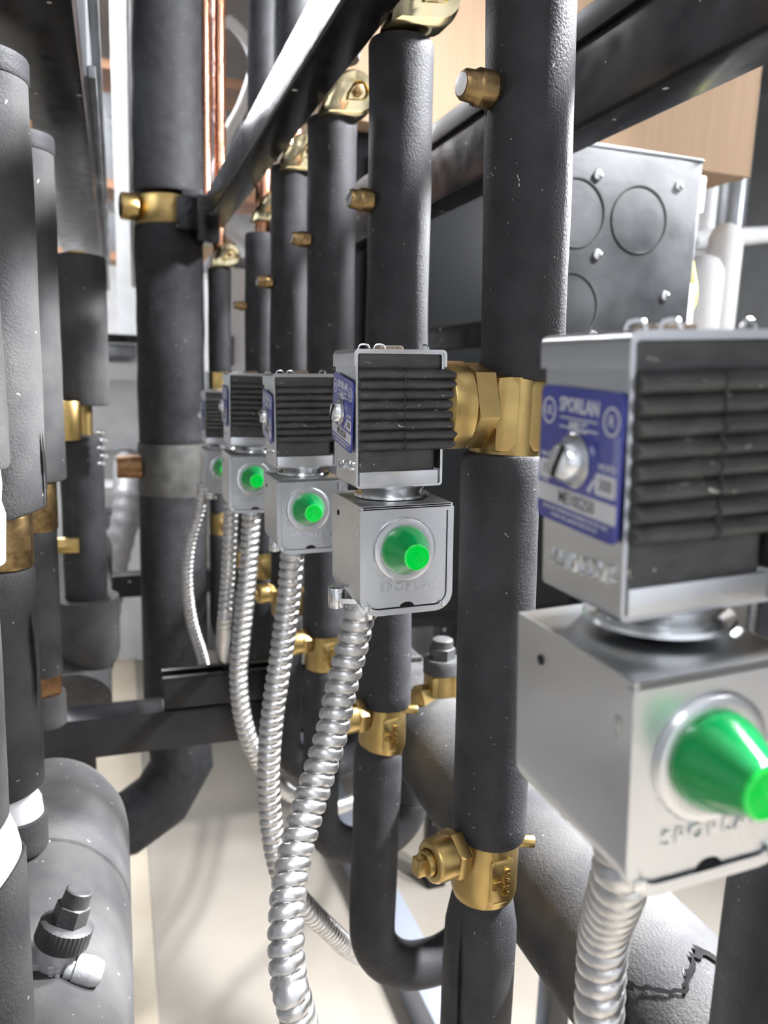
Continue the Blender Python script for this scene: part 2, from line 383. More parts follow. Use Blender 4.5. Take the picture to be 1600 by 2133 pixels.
def tee(t, x, y, z, stem=True, yaw=.22, r=.023, text=True, s=1.0, stemlen=1.0):
    """brass shut-off body with a raised lettered panel, a stub and a hex stem toward the left"""
    bm = BM(); zt, zb = z + .004, z - .046
    lathe(bm, (x, y, 0), (0, 0, 1), [(zb - .01, .010), (zb - .01, r * .86), (zb, r * .90), (zb + .006, r * .985), (zb + .008, r), (zt - .008, r), (zt, r * .96), (zt + .012, r * .9), (zt + .012, .01)], 40)
    b = obj('valve_body', bm, BRASS, t)
    def R(a): return V((math.cos(a), math.sin(a), 0))
    a0 = -PI / 2 + .05
    bm = BM()
    P0 = rrect(-.0085, .0085, -.0165, .0165, .003, 4); n = len(P0); ring = []
    for rr, k in ((r - .002, 1.), (r + .0011, 1.), (r + .0018, .88)):
        ring.append([bm.verts.new(V((x, y, z - .022)) + R(a0 + u * k / r) * rr + V((0, 0, v * k))) for u, v in P0])
    for p, q in zip(ring, ring[1:]):
        for i in range(n): bm.faces.new((p[i], p[(i + 1) % n], q[(i + 1) % n], q[i]))
    bm.faces.new(ring[-1]); pl = obj('raised_panel', bm, BRASS, b)
    if text:
        nrm = R(a0); M = Matrix.Translation(V((x, y, z - .022)) + nrm * (r + .0014)) @ Matrix([(-nrm.y, 0, nrm.x, 0), (nrm.x, 0, nrm.y, 0), (0, 1, 0, 0), (0, 0, 0, 1)])
        bm = text_bm('E-36700', .0062, .0007, M @ Matrix.Translation((.0035, 0, 0)) @ Matrix.Rotation(PI / 2, 4, 'Z'), bold=.0001)
        add_text(bm, 'M', .0085, .0007, M @ Matrix.Translation((-.004, -.001, 0)) @ Matrix.Rotation(PI / 2, 4, 'Z'))
        obj('raised_lettering', bm, BRASS, b)
    bm = BM(); d = V((.93, -.36, 0)); o = V((x, y, z - .004)); cyl(bm, o + d * (r * .7), o + d * (r + .011), .0042, seg=16, bev=.0008); obj('stub', bm, BRASS, b)
    if stem:
        d = V((-math.cos(yaw), -math.sin(yaw), 0)); o = V((x, y, z - .006))
        bm = BM(); cyl(bm, o + d * (r - .006), o + d * (r + .004), .011, seg=24); cyl(bm, o + d * (r + .0005), o + d * (r + .0105), .0170, seg=6, bev=.0012, rot=.35); obj('hex_nut', bm, BRASS, t)
        bm = BM(); lathe(bm, o + d * (r + .0105), d, [(0, 0), (0, .0150), (.012, .0148), (.0142, .0138), (.0150, .0125), (.0150, .0095), (.0138, .0088), (.0138, 0)], 36); obj('bonnet', bm, BRASS, t)
        bm = BM(); q = Matrix.Rotation(-(PI / 2 - yaw) + PI / 2, 3, 'Z')
        cyl(bm, o + d * (r + .023), o + d * (r + .030), .0088, seg=28, bev=.001)
        box(bm, o + d * (r + .0315), (.011, .0088, .0125), .0018, Matrix.Rotation(yaw, 3, 'Z')); obj('stem_head', bm, BRASS, t)
def pipe_elbow(bm, path, r, seg=36):
    sweep(bm, path, r, seg, fn=lambda s, th: 1 + .012 * math.sin(3 * th + s * 30) + .01 * math.sin(2 * th - s * 55))
def arc(c, r, a0, a1, n, u, v):
    return [V(c) + V(u) * (r * math.cos(a0 + (a1 - a0) * i / n)) + V(v) * (r * math.sin(a0 + (a1 - a0) * i / n)) for i in range(n + 1)]

# ------------------------------------------------------------------ right row of insulated lines
PX = .2335
ROW = [(.190, 'nearest'), (.437, ''), (.66, ''), (.875, ''), (1.09, ''), (1.31, ''), (1.70, '')]
labs = ['thin slice of black insulated pipe at the lower right corner under the nearest box',
        'tall black foam covered pipe in focus with a knurled brass cap at its top',
        'black foam covered pipe with a golden clamp at its top, second in the right row',
        'black foam covered pipe behind the widest one, third in the right row',
        'black foam covered pipe behind the third of the right row, partly hidden',
        'narrow looking pipe with a bare copper neck under the beam',
        'farthest pipe of the right row, with a pale golden clamp on top']
for i, (y, _) in enumerate(ROW):
    x = PX if i < 6 else .212
    t = thing('insulated_pipe', (x, y, FL), labs[i], 'pipe')
    ztop = .56 if i < 2 else (.275 if i != 5 else .222)
    if i == 6: ztop = .212
    vz = [-.005, -.020, -.025, -.025, -.03, -.05, -.05][i] + .024    # top of the valve body gap
    if i in (0, 1): gap = (-.045, .004)
    else: gap = (-.052, .000)
    r = [.026, .0262, .0272, .0272, .0265, .025, .024][i]
    bm = BM(); xl = [.2425, .2425, .2395, .2350, .2320, .2300, x][i]; sleeve(bm, xl, y, gap[1] - .004, ztop, r, lean=((({0: .2325, 1: .2325, 2: .2330, 3: .2320}.get(i, xl)) - xl) / (ztop if i > 1 else .56) * (1 if i > 1 else 2.4), 0)); up = obj('upper_sleeve', bm, FOAM, t)
    xt = x + (.0035 if i in (1, 2) else 0)
    bm = BM(); sleeve(bm, xt + (.002 if i in (1, 2) else 0), y, -.313, gap[0], r * .97 if i == 1 else r * .92, lean=(-.030 if i in (1, 2) else 0, 0)); lo = obj('middle_sleeve', bm, FOAM, t)
    bm = BM(); cyl(bm, (x, y, -.36), (x, y, ztop + .012 if i > 1 else ztop - .02), .0115, seg=20); obj('copper_tube', bm, COPPER, t)
    if i > 1:
        bm = BM(); cyl(bm, (x, y, ztop - .01), (x, y, .345), .0125, seg=24); obj('bare_tube', bm, COPPER, t)
        if i in (3, 4, 5): bm = BM(); sleeve(bm, x, y, .335, 2.345, r); obj('top_sleeve', bm, FOAM, t)
    bm = BM()                                     # brass T body where the solenoid valve sits
    zc = sum(gap) / 2
    cyl(bm, (x, y, gap[0] - .01), (x, y, gap[1] - .002), .0225, seg=32); box(bm, (x - .001, y, zc), (.036, .044, .047), .006); obj('brass_body', bm, BRASS, t)
    if 1 <= i <= 5:
        valve_cap(t, [0, .2350, .2360, .2335, .2320, .2300][i], y, [0, .164, .146, .146, .122, .106][i], r=[0, .0098, .0092, .0082, .0085, .007][i], rp=r)
    tee(t, xt, y, -.313, stem=(i < 6), text=(1 <= i <= 3))
    if i < 2:
        bm = BM(); sleeve(bm, xt, y, FL + .002, -.352, r * .98, taper=.20, rim=.005, lean=(0, 0)); lw = obj('lower_sleeve', bm, FOAM, t)
        if i == 1: slit(t, xt, y, -.545, -.362, r * .985, PI + .62, .0035)
    else:
        bm = BM(); R = .058; zb = -.612 if i == 2 else -.61
        path = [V((x, y, -.352)), V((x, y, -.42)), V((x, y, -.50))] + arc((x + R, y, zb + R), R, PI, 1.5 * PI, 10, (1, 0, 0), (0, 0, 1))[0:] + arc((x + R + .01, y, zb + R), R, 1.5 * PI, 2 * PI, 10, (1, 0, 0), (0, 0, 1))
        path = resample(path, .006)
        sweep(bm, path, lambda s: .0235 * (1 - .16 * max(0, 1 - s / .012) ** 2), 36, fn=lambda s, th: 1 + .012 * math.sin(3 * th + s * 30) + .01 * math.sin(2 * th - s * 55))
        obj('bent_sleeve', bm, FOAM, t)
        bm = BM(); cyl(bm, (x + 2 * R + .01, y, zb + R - .004), (.332, y, -.43), .0225, seg=28); obj('riser', bm, FOAM, t)
    # golden cushion clamp on the beam
    if i > 1:
        zc = [0, 0, .304, .296, .290, .262, .236][i]; s = [0, 0, .86, .82, .85, .8, .85][i]
        g = thing('pipe_clamp', (x + .012, y - .012, zc - .03), 'golden cushion clamp on the ' + ['', '', 'second', 'third', 'fourth', 'fifth', 'farthest'][i] + ' pipe of the right row, under the beam', 'clamp')
        cx, cz, rr = x + .016, zc, .029 * s
        pts = [(cx + rr * math.cos(a), cz + rr * math.sin(a)) for a in [math.radians(q) for q in range(-90, 165, 12)]] + [(x - .018, zc - .010), (x - .022, zc - .034 * s), (x + .0, zc - .031 * s)]
        bm = BM(); c0 = (sum(p[0] for p in pts) / len(pts), sum(p[1] for p in pts) / len(pts)); rings = []
        for k, dy in ((1.0, .006), (1.0, -.012), (.95, -.0165), (.80, -.0205), (.42, -.0215), (.30, -.017)):
            rings.append([bm.verts.new((c0[0] + (u - c0[0]) * k + (.002 if k < .9 else 0), y - .012 + dy, c0[1] + (v - c0[1]) * k)) for u, v in pts])
        n = len(pts)
        for p, q in zip(rings, rings[1:]):
            for j in range(n): bm.faces.new((p[j], p[(j + 1) % n], q[(j + 1) % n], q[j]))
        bm.faces.new(rings[0]); bm.faces.new(rings[-1]); obj('clamp_strap', bm, GOLD, g)
        bm = BM(); cyl(bm, (c0[0], y - .0275, c0[1]), (c0[0], y - .036, c0[1]), .0055, seg=6, bev=.0006); obj('clamp_bolt', bm, BRASS_D, g)

# header the right row drains to
t = thing('header_pipe', (.33, .9, FL), 'thick black insulated header running diagonally down to the lower right corner', 'pipe')
HX, HZ, HR = .331, -.401, .056
bm = BM(); lathe(bm, (HX, .08, HZ), (0, 1, 0), [(0, .02), (0, HR)] + [(.05 * k, HR) for k in range(1, 16)] + [(.755, HR - .001), (.757, HR - .003), (.762, HR - .003), (.764, HR)] + [(.8 + .05 * k, HR) for k in range(0, 34)] + [(2.47, .02)], 56, fn=lambda a, th: 1 + .006 * math.sin(2 * th + a * 9) + .004 * math.sin(3 * th - a * 23)); h = obj('header_sleeve', bm, FOAM_OLD, t)
# ragged split round the header skin
bm = BM(); L = []; n = 46
for k in range(n + 1):
    u = k / n; th = math.radians(78 + 100 * u); yy = .318 + .010 * math.sin(4 * u * PI) + .006 * (hashn(k, 3, 1) - .5) + .015 * u; w = .0011 + .0022 * hashn(k, 1, 2) * (1 if k < n * .85 else .6) + (.003 if k in (3, 4, 5) else 0)
    rr = HR + .0012
    L.append([bm.verts.new((HX + rr * math.cos(th), yy - w, HZ + rr * math.sin(th))), bm.verts.new((HX + rr * math.cos(th), yy + w, HZ + rr * math.sin(th)))])
for a, b in zip(L, L[1:]): bm.faces.new((a[0], a[1], b[1], b[0]))
bmesh.ops.solidify(bm, geom=bm.faces[:], thickness=.002); obj('foam_split', bm, HOLE, t)
bm = BM(); bx(bm, HX + .01, HX + .05, .10, .14, FL + .002, HZ - HR + .004, .002); obj('support_post', bm, PAINT, t)
# service valve on the header
t = thing('service_valve', (.335, .72, -.335), 'brass service valve with black plastic cap on the header behind the focused pipe', 'valve')
sx, sy = .333, .74
bm = BM(); cyl(bm, (sx, sy, -.352), (sx, sy, -.318), .017, seg=28); bx(bm, sx - .016, sx + .016, sy - .014, sy + .014, -.352, -.322, .003); obj('valve_body', bm, BRASS, t)
bm = BM(); cyl(bm, (sx - .008, sy, -.350), (sx - .020, sy - .002, -.350), .010, seg=20); cyl(bm, (sx - .013, sy - .001, -.350), (sx - .0285, sy - .003, -.350), .0165, seg=6, bev=.001)
lathe(bm, (sx - .0285, sy - .003, -.350), (-1, -.1, 0), [(0, .0150), (.010, .0062), (.0115, .0035), (.0155, .0035), (.0165, 0)], 6); obj('flare_cap', bm, BRASS, t)
bm = BM(); lathe(bm, (sx, sy, -.320), (0, 0, 1), [(0, 0), (0, .0205), (.013, .0205), (.016, .019), (.016, 0)], 36); lathe(bm, (sx, sy, -.304), (0, 0, 1), [(0, .0145), (.012, .0145), (.013, .0125)], 6); lathe(bm, (sx, sy, -.293), (0, 0, 1), [(0, .0118), (.010, .0112), (.0108, .010), (.0108, 0)], 28); obj('black_cap', bm, CAPM, t)
bm = BM(); bx(bm, sx - .045, sx - .015, sy + .020, sy + .026, -.315, -.309, .001); obj('cap_strap', bm, CAPM, t)
# smooth grey reducer and bracket beyond the header valve
bm = BM(); lathe(bm, (.30, 1.30, -.37), (0, 1, 0), [(0, 0), (0, .05), (.01, .062), (.05, .068), (.2, .07), (.24, .06), (.26, .03), (.262, 0)], 40)
# ------------------------------------------------------------------ left row
LX = -.082
def lpipe(y, label, r, up, gapmat, mid, midr, low, lowr, **k):
    t = thing('insulated_pipe', (LX, y, FL), label, 'pipe')
    bm = BM(); sleeve(bm, LX, y, up[0], up[1], r, slant0=k.get('s0', (0, 0)), rim=.003); u = obj('upper_sleeve', bm, k.get('m', FOAM_OLD), t)
    bm = BM(); cyl(bm, (LX, y, -.381), (LX, y, up[1] + .02), .0135, seg=24); obj('copper_tube', bm, COPPER_D, t)
    bm = BM(); sleeve(bm, LX, y, mid[0], mid[1], midr, slant1=k.get('s1', (0, 0)), slant0=k.get('s2', (0, 0)), rim=.003); obj('middle_sleeve', bm, k.get('m', FOAM_OLD), t)
    bm = BM(); sleeve(bm, LX, y, -.381, low, lowr, slant1=k.get('s3', (0, 0)), rim=.0015, ri=k.get('ri', .013)); obj('lower_sleeve', bm, k.get('m', FOAM_OLD), t)
    return t
t = lpipe(.42, 'nearest left row pipe, a foam sliver at the left edge with white plastic showing', .0310, (-.047, .60), None, (-.250, -.098), .0225, -.283, .0290, s0=(-.15, 0), s1=(0, 0), s2=(.5, 0), s3=(.85, 0), ri=.0260)
bm = BM(); lathe(bm, (LX, .42, 0), (0, 0, 1), [(-.36, .015), (-.33, .0255), (-.30, .0258), (-.285, .0268), (-.275, .0274), (-.265, .0275), (-.258, .0270), (-.250, .0255), (-.243, .0232), (-.238, .012)], 40); obj('white_wrap', bm, WHITE_PL, t)
bm = BM(); lathe(bm, (LX, .42, 0), (0, 0, 1), [(-.100, .014), (-.099, .0268), (-.075, .0280), (-.068, .0262), (-.060, .027), (-.050, .0265), (-.048, .014)], 40); obj('white_wrap', bm, WHITE_PL, t)
slit(t, LX, .42, .05, .16, .0315, -.30, .0022)
t = lpipe(.62, 'second pipe of the left row, its grey foam sleeve split near the bottom', .0312, (-.112, .196), None, (-.332, -.150), .0205, -.352, .0215, s0=(.25, 0), s2=(.3, 0))
bm = BM(); cyl(bm, (LX, .62, -.150), (LX, .62, -.108), .0205, seg=32, bev=.003); cyl(bm, (LX, .62, -.135), (LX, .62, -.125), .0222, seg=6); obj('brass_body', bm, BRASS_D, t)
bm = BM(); lathe(bm, (LX, .62, 0), (0, 0, 1), [(-.356, .014), (-.352, .0185), (-.340, .0175), (-.330, .013)], 28); obj('white_wrap', bm, WHITE_PL, t)
bm = BM(); sleeve(bm, LX, .62, .187, .203, .0322, rim=.002); obj('foam_collar', bm, FOAM, t)
slit(t, LX, .62, -.105, -.045, .0318, -.30, .005); slit(t, LX, .62, -.262, -.180, .0211, -.62, .0045)
t = lpipe(.85, 'third pipe of the left row, behind the split one, with a bare brass joint', .0315, (-.116, .207), None, (-.325, -.165), .0205, -.345, .0225)
bm = BM(); cyl(bm, (LX, .85, -.168), (LX, .85, -.112), .022, seg=32, bev=.003); obj('brass_body', bm, BRASS_D, t)
bm = BM(); cyl(bm, (LX, .85, -.348), (LX, .85, -.322), .021, seg=6, bev=.002); obj('copper_nut', bm, COPPER_D, t)
bm = BM(); sleeve(bm, LX, .85, .197, .214, .0325, rim=.002); obj('foam_collar', bm, FOAM, t)
# fourth: larger one with dark lower part, brass fittings
t = thing('insulated_pipe', (-.042, 1.3, FL), 'blurred wider pipe of the left row with brass fittings, beside the bright gap', 'pipe')
bm = BM(); sleeve(bm, -.046, 1.3, -.06, .165, .0365); obj('upper_sleeve', bm, FOAM_OLD, t)
bm = BM(); sleeve(bm, -.054, 1.3, -.375, -.105, .0330); obj('middle_sleeve', bm, FOAM, t)
bm = BM(); cyl(bm, (-.072, 1.27, -.112), (-.072, 1.27, -.052), .021, seg=24, bev=.003); cyl(bm, (-.05, 1.3, -.3), (-.05, 1.3, .17), .014, seg=20); obj('brass_body', bm, BRASS, t)
bm = BM(); cyl(bm, (-.095, 1.262, -.275), (-.060, 1.262, -.275), .013, seg=6, bev=.002); obj('hex_nut', bm, BRASS, t)
for k in range(5):
    bm = BM(); zz = -.085 - .012 * k; cyl(bm, (-.030 + .004 * (k % 2), 1.262, zz - .014), (-.016 + .004 * (k % 2), 1.262, zz - .014), .0038, seg=10, bev=.001); obj('screw', bm, GALV_B, t)
bm = BM(); path = resample([V((-.054, 1.3, -.37)), V((-.054, 1.3, -.40))] + arc((-.054 + .0, 1.38, -.40), .08, PI, 1.5 * PI, 10, (0, 1, 0), (0, 0, 1)) + [V((-.054, 1.6, -.48))], .01)
sweep(bm, path, .0500, 36); obj('elbow_sleeve', bm, FOAM_OLD, t)
# header tail with dark band, behind the strut
t = thing('header_pipe', (-.07, 1.5, FL), 'pale grey pipe end with a black band behind the left pipes', 'pipe')
bm = BM(); path = [V((-.085, 1.30, -.55)), V((-.085, 1.42, -.50)), V((-.085, 1.75, -.47)), V((-.085, 2.1, -.47))]
sweep(bm, resample(catmull(path, 8), .02), .066, 40); obj('grey_sleeve', bm, WHITE_PT if False else FOAM_OLD, t)
bm = BM(); lathe(bm, (-.085, 1.38, -.516), (0, .93, .30), [(0, .06), (0, .0685), (.03, .0685), (.03, .06)], 40); obj('black_band', bm, RUBBER, t)
bm = BM(); bx(bm, -.11, -.06, 1.6, 1.64, FL + .002, -.52, .002); obj('support_post', bm, PAINT, t)
# fat left header
t = thing('header_pipe', (-.075, .6, FL), 'fat dusty grey insulated header at the lower left', 'pipe')
GX, GZ, GR = -.0765, -.462, .0775
prof = [(0, .02), (0, GR)] + [(.04 * k, GR) for k in range(1, 12)] + [(.478, GR), (.4795, GR - .0022), (.483, GR - .0022), (.4845, GR)] + [(.52 + .02 * k, GR + (.0006 if k < 4 else 0)) for k in range(0, 5)] + [(.62, GR - .002), (.645, GR - .010), (.662, GR - .024), (.672, GR - .045), (.675, .0)]
bm = BM(); lathe(bm, (GX, .15, GZ), (0, 1, 0), prof, 64, fn=lambda a, th: 1 + .004 * math.sin(2 * th + a * 9) + .003 * math.sin(5 * th - a * 31)); obj('header_sleeve', bm, FOAM_OLD, t)
for yy in (.3, .7):
    bm = BM(); bx(bm, GX - .02, GX + .02, yy, yy + .04, FL + .002, GZ - GR + .004, .002); obj('support_post', bm, PAINT, t)
# service valve lying on the left header
t = thing('service_valve', (-.045, .50, -.39), 'grey cast service valve with ribbed black hex cap on the fat left header', 'valve')
base = V((-.048, .492, -.386)); ax = V((.36, .10, .93)).normalized()
bm = BM(); cyl(bm, base - ax * .006, base + ax * .010, .0120, seg=24, bev=.002); box(bm, base + V((-.006, .002, -.004)), (.026, .020, .016), .004); sweep(bm, catmull([base + V((-.030, -.004, -.008)), base + V((-.016, -.010, -.010)), base + V((.000, -.010, -.010))], 6), .0065, 14)
for k in range(5):
    box(bm, base + V((-.002 + .004 * (k % 2), -.0120, -.004 + .0035 * (k // 2))), (.0032, .002, .0026), .0006)
obj('valve_body', bm, CASTM, t)
bm = BM(); lathe(bm, base + ax * .010, ax, [(0, 0), (0, .0165), (.0015, .0175), (.0135, .0172), (.0150, .0150), (.0150, 0)], 72, fn=lambda a, th: 1 + (.022 * (1 if math.sin(36 * th + .1) > 0 else -1) if .0005 < a < .0140 else 0))
lathe(bm, base + ax * .0245, ax, [(0, .0118), (.0120, .0112), (.0130, .0095)], 6, rot=.3); lathe(bm, base + ax * .036, ax, [(0, .0092), (.0105, .0088), (.0113, .0078), (.0113, 0)], 28); obj('black_cap', bm, CAPM, t)
o = base + V((.006, -.006, -.004)); d = V((.90, -.10, -.33)).normalized(); bm = BM(); cyl(bm, o, o + d * .008, .0075, seg=20, bev=.001)
def kn(a, th):
    if .0085 < a < .0185: return 1.0 + (.035 if (int(round((a - .009) / .0012)) + int(round(th / (2 * PI) * 40))) % 2 else -.02)
    return 1.
lathe(bm, o, d, [(.006, 0), (.006, .0088)] + [(.009 + .0012 * k, .0092) for k in range(8)] + [(.0188, .0090), (.022, .0082), (.0245, .0066), (.0248, 0)], 40, fn=kn); obj('side_cap', bm, CASTM, t)
bm = BM(); bx(bm, -.058, -.020, .486, .498, -.4015, -.3975, .001); obj('foam_hole', bm, HOLE, t)

# ------------------------------------------------------------------ thick vertical pipe M with band, tape and gored elbow
MX, MY, MR = .1125, 1.72, .0690
t = thing('suction_pipe', (MX, MY, FL), 'thick black vertical pipe with a brass band and a mitred elbow at its foot', 'pipe')
bm = BM(); sleeve(bm, MX, MY, .350, 1.6, MR, ri=.05, rim=.003); obj('upper_sleeve', bm, FOAM, t)
bm = BM(); lathe(bm, (MX, MY, 0), (0, 0, 1), [(.286, .05), (.286, MR * .94), (.290, MR * .97), (.338, MR * .97), (.342, MR * .94), (.342, .05)], 48); cyl(bm, (MX - MR * .9, MY - .03, .315), (MX - MR * 1.38, MY - .035, .315), .026, seg=24, bev=.004); obj('brass_band', bm, BRASS, t)
bm = BM(); sleeve(bm, MX, MY, -.155, .286, MR, ri=.05, rim=.003); obj('middle_sleeve', bm, FOAM, t)
bm = BM(); lathe(bm, (MX, MY, 0), (0, 0, 1), [(-.268, .05), (-.268, MR * 1.02), (-.262, MR * 1.05), (-.20, MR * 1.04), (-.17, MR * 1.05), (-.156, MR * 1.03), (-.155, .05)], 48); obj('tape_wrap', bm, GREYBAND, t)
# gored elbow: three straight mitred pieces
bm = BM(); R = .17; c = V((MX - R, MY, -.70)); path = [V((MX, MY, -.268)), V((MX, MY, -.76))]
for a in (18, 45, 72): path.append(V((MX - R, MY, -.84)) + V((R * 1.12 * math.cos(math.radians(-a)), 0, R * 1.22 * math.sin(math.radians(-a)))))
path += [V((MX - R - .10, MY, -.84 - R * 1.26)), V((MX - R - .42, MY, -.84 - R * 1.27))]
sweep(bm, path, MR * 1.04, 44); obj('mitred_elbow', bm, FOAM, t, sharp=18)
bm = BM(); bx(bm, MX - R - .40, MX - R - .36, MY - .02, MY + .02, FL + .002, -1.11, .002); obj('support_post', bm, PAINT, t)
bm = BM(); bx(bm, MX + .050, MX + .095, MY - .075, MY - .02, .255, .345, .005); bx(bm, MX + .02, MX + .06, MY - .085, MY - .03, .335, .350, .003); obj('clamp_block', bm, RUBBER, t)
bm = BM(); lathe(bm, (MX - .115, MY - .02, -.206), (1, 0, 0), [(0, 0), (0, .024), (.05, .026), (.054, 0)], 14, fn=lambda a, th: 1 + .05 * math.sin(7 * th)); obj('side_plug', bm, COPPER_D, t)

for dx, lab in ((0, 'left'), (.031, 'right')):
    bm = BM(); cyl(bm, (.196 + dx, 1.80, .36), (.196 + dx, 1.80, 2.351), .0125, seg=20)
    tag(obj('copper_pipe', bm, COPPER), lab + ' one of two bare shiny copper pipes beside the thick black pipe', 'pipe')
bm = BM(); cyl(bm, (.063, 2.3, .22), (.063, 2.3, 2.351), .0150, seg=20); tag(obj('white_pipe', bm, WHITE_PT), 'bright white vertical pipe just left of the thick black pipe', 'pipe')

# ------------------------------------------------------------------ solenoid valves (local space, origin at the coil's front upper left corner)
def make_valve():
    Z0 = (0, 0, 0)
    t = bpy.data.objects.new('solenoid_valve', None); COL.objects.link(t); t['_org'] = Z0; t.empty_display_size = .02
    t['category'] = 'valve'
    # yoke
    bm = BM(); frame_prism(bm, rrect(0, .0535, -.0775, 0, .0022, 4), rrect(.0014, .0521, -.0762, -.0013, .0012, 4), .001, .0425); bx(bm, .002, .0505, .0005, .0025, -.0762, -.0680, .0004)
    # cap lip folded over the upper left corner
    frame_prism(bm, rrect(-.0012, .0548, -.0085, .0012, .0028, 4, 'cd'), rrect(.0002, .0534, -.0085, -.0002, .0018, 4, 'cd'), -.0004, .0440)
    yk = obj('coil_yoke', bm, GALV, t)
    bm = text_bm('MPTACOAS', .0078, .0006, Matrix.Translation((-.0002, .0215, -.0655)) @ Matrix(((0, 0, -1, 0), (-1, 0, 0, 0), (0, 1, 0, 0), (0, 0, 0, 1))) @ Matrix.Rotation(PI, 4, 'X') @ Matrix.Rotation(-.06, 4, 'Z'), sx=.82); obj('raised_lettering', bm, GALV_B, yk)
    bm = BM(); box(bm, (.026, .0215, .0016), (.015, .011, .0022), .001); 
    for v in bm.verts: v.co += V((hashn(v.co.x * 999, 1, 1), hashn(v.co.y * 999, 2, 1), hashn(v.co.z * 999, v.co.x * 99, 1))) * .0012
    obj('dust_clump', bm, DUSTM, yk)
    for x0, y0, s in ((.004, .010, 1), (.012, .006, 1), (.047, .008, -1)):
        bm = BM(); sweep(bm, catmull([V((x0, y0, .0008)), V((x0 + .0015 * s, y0, .0036)), V((x0 + .005 * s, y0 - .001, .0038)), V((x0 + .0065 * s, y0 - .001, .0018))], 6), .0006, 8); obj('spring_clip', bm, GALV_B, yk)
    # ribbed coil body
    bm = BM(); zs = []; zt, zb = -.0098, -.0560; nr = 8; per = 10
    def section(z, grow, barrel, x1=.0555, y0=.0025, y1=.0415, x0=.0016):
        pts = []; r = .004; X1 = x1 + grow + barrel; Y0, Y1 = y0 - grow, y1 + grow
        for cx, cy, a0 in ((X1 - r, Y0 + r, -PI / 2), (X1 - r, Y1 - r, 0), (x0 + .002, Y1 - .002, PI / 2), (x0 + .002, Y0 + .002, PI)):
            rr = r if cx > .02 else .002
            pts += [(cx + rr * math.cos(a0 + PI / 2 * k / 4), cy + rr * math.sin(a0 + PI / 2 * k / 4), z) for k in range(5)]
        return [bm.verts.new(p) for p in pts]
    rings = [section(-.0016, .0012, -.0035), section(-.0094, .0012, -.0035)]
    for k in range(nr * per + 1):
        u = k / (nr * per); z = zt + (zb - zt) * u; ph = (u * nr) % 1
        g = .0022 + .0028 * (abs(math.sin(PI * ph)) ** .7); bar = .0030 * (1 - (2 * u - 1) ** 2) + .0005
        rings.append(section(z, g, bar))
    rings += [section(-.0564, .0006, -.0062), section(-.0684, .0006, -.0062)]
    for p, q in zip(rings, rings[1:]):
        n = len(p)
        for i in range(n): bm.faces.new((p[i], p[(i + 1) % n], q[(i + 1) % n], q[i]))
    bm.faces.new(rings[0][::-1]); bm.faces.new(rings[-1])
    cb = obj('coil_body', bm, COIL, t, sharp=60)
    bm = BM()                                           # mould seam on the front
    pts = [V((.0285 + .0006 * math.sin(k * 1.7), -.0005 - (.0028 * abs(math.sin(PI * ((k / 36 * nr) % 1))) ** .7), -.0098 - .0462 * k / 36)) for k in range(37)]
    sweep(bm, pts, .00032, 6); obj('mould_seam', bm, COIL, cb)
    # label plate, tilted
    lp = bpy.data.objects.new('label_plate', None)
    A = math.radians(8.5); cy, cz = .0215, -.0345
    Mx = Matrix.Translation((-.0013, cy, cz)) @ Matrix.Rotation(A, 4, 'X') @ Matrix(((0, 0, -1, 0), (-1, 0, 0, 0), (0, 1, 0, 0), (0, 0, 0, 1)))
    # in Mx space: u to the viewer's right (towards -y), v up, w out of the plate
    def lbm(f):
        b = BM(); f(b); b.transform(Mx); return b
    w2, h2 = .0205, .0205
    bm = lbm(lambda b: prism(b, rrect(-w2, w2, -h2, h2, .0025, 5), 0, .0009, 'xy')); pl = obj('label_plate', bm, BLUE, t)
    def strips(b):
        prism(b, rrect(-w2 + .0002, w2 - .0002, -h2 + .0055, -h2 + .0110, .0004, 2), .0009, .00103, 'xy')
        prism(b, rrect(-w2 + .0008, -w2 + .0085, -h2 + .0130, -h2 + .0185, .0010, 3), .0009, .00103, 'xy')
        prism(b, rrect(w2 - .0105, w2 - .0012, -h2 + .0125, -h2 + .0185, .0010, 3), .0009, .00103, 'xy')
        for cx, yy in ((-w2 + .0047, h2 - .0075), (w2 - .0047, h2 - .0078)):
            o_ = [(cx + .0037 * math.cos(a), yy + .0040 * math.sin(a)) for a in [2 * PI * k / 24 for k in range(24)]]; i_ = [(cx + .0031 * math.cos(a), yy + .0034 * math.sin(a)) for a in [2 * PI * k / 24 for k in range(24)]]
            frame_prism(b, o_, i_, .0009, .00103, 'xy')
        prism(b, rrect(-.0095, .0095, h2 - .0090, h2 - .0086, .0001, 1), .0009, .00103, 'xy')
        prism(b, rrect(-.0098, -.0032, h2 - .0118, h2 - .0113, .0001, 1), .0009, .00103, 'xy'); prism(b, rrect(.0032, .0098, h2 - .0118, h2 - .0113, .0001, 1), .0009, .00103, 'xy')
        prism(b, [(-.0006, h2 - .0118), (.0006, h2 - .0118), (.0009, h2 - .0150), (-.0009, h2 - .0150)], .0009, .00103, 'xy')
        prism(b, [(.0062, -.0075), (.0075, -.0082), (.0098, -.0045), (.0092, -.0040)], .0009, .00103, 'xy')
        T = Matrix.Translation
        add_text(b, 'SPORLAN', .0058, .00006, T((0, h2 - .0052, .001)), bold=.00012, sx=.80)
        add_text(b, 'MKC', .0042, .00006, T((0, h2 - .0112, .001)), bold=.0001)
        add_text(b, 'UL', .0040, .00006, T((-w2 + .0047, h2 - .0075, .001))); add_text(b, 'R', .0046, .00006, T((w2 - .0047, h2 - .0078, .001)))
        add_text(b, 'WATTS', .0022, .00006, T((-w2 + .0048, -h2 + .0200, .001))); add_text(b, 'TYPE', .0024, .00006, T((-w2 + .0035, -h2 + .0120, .001)))
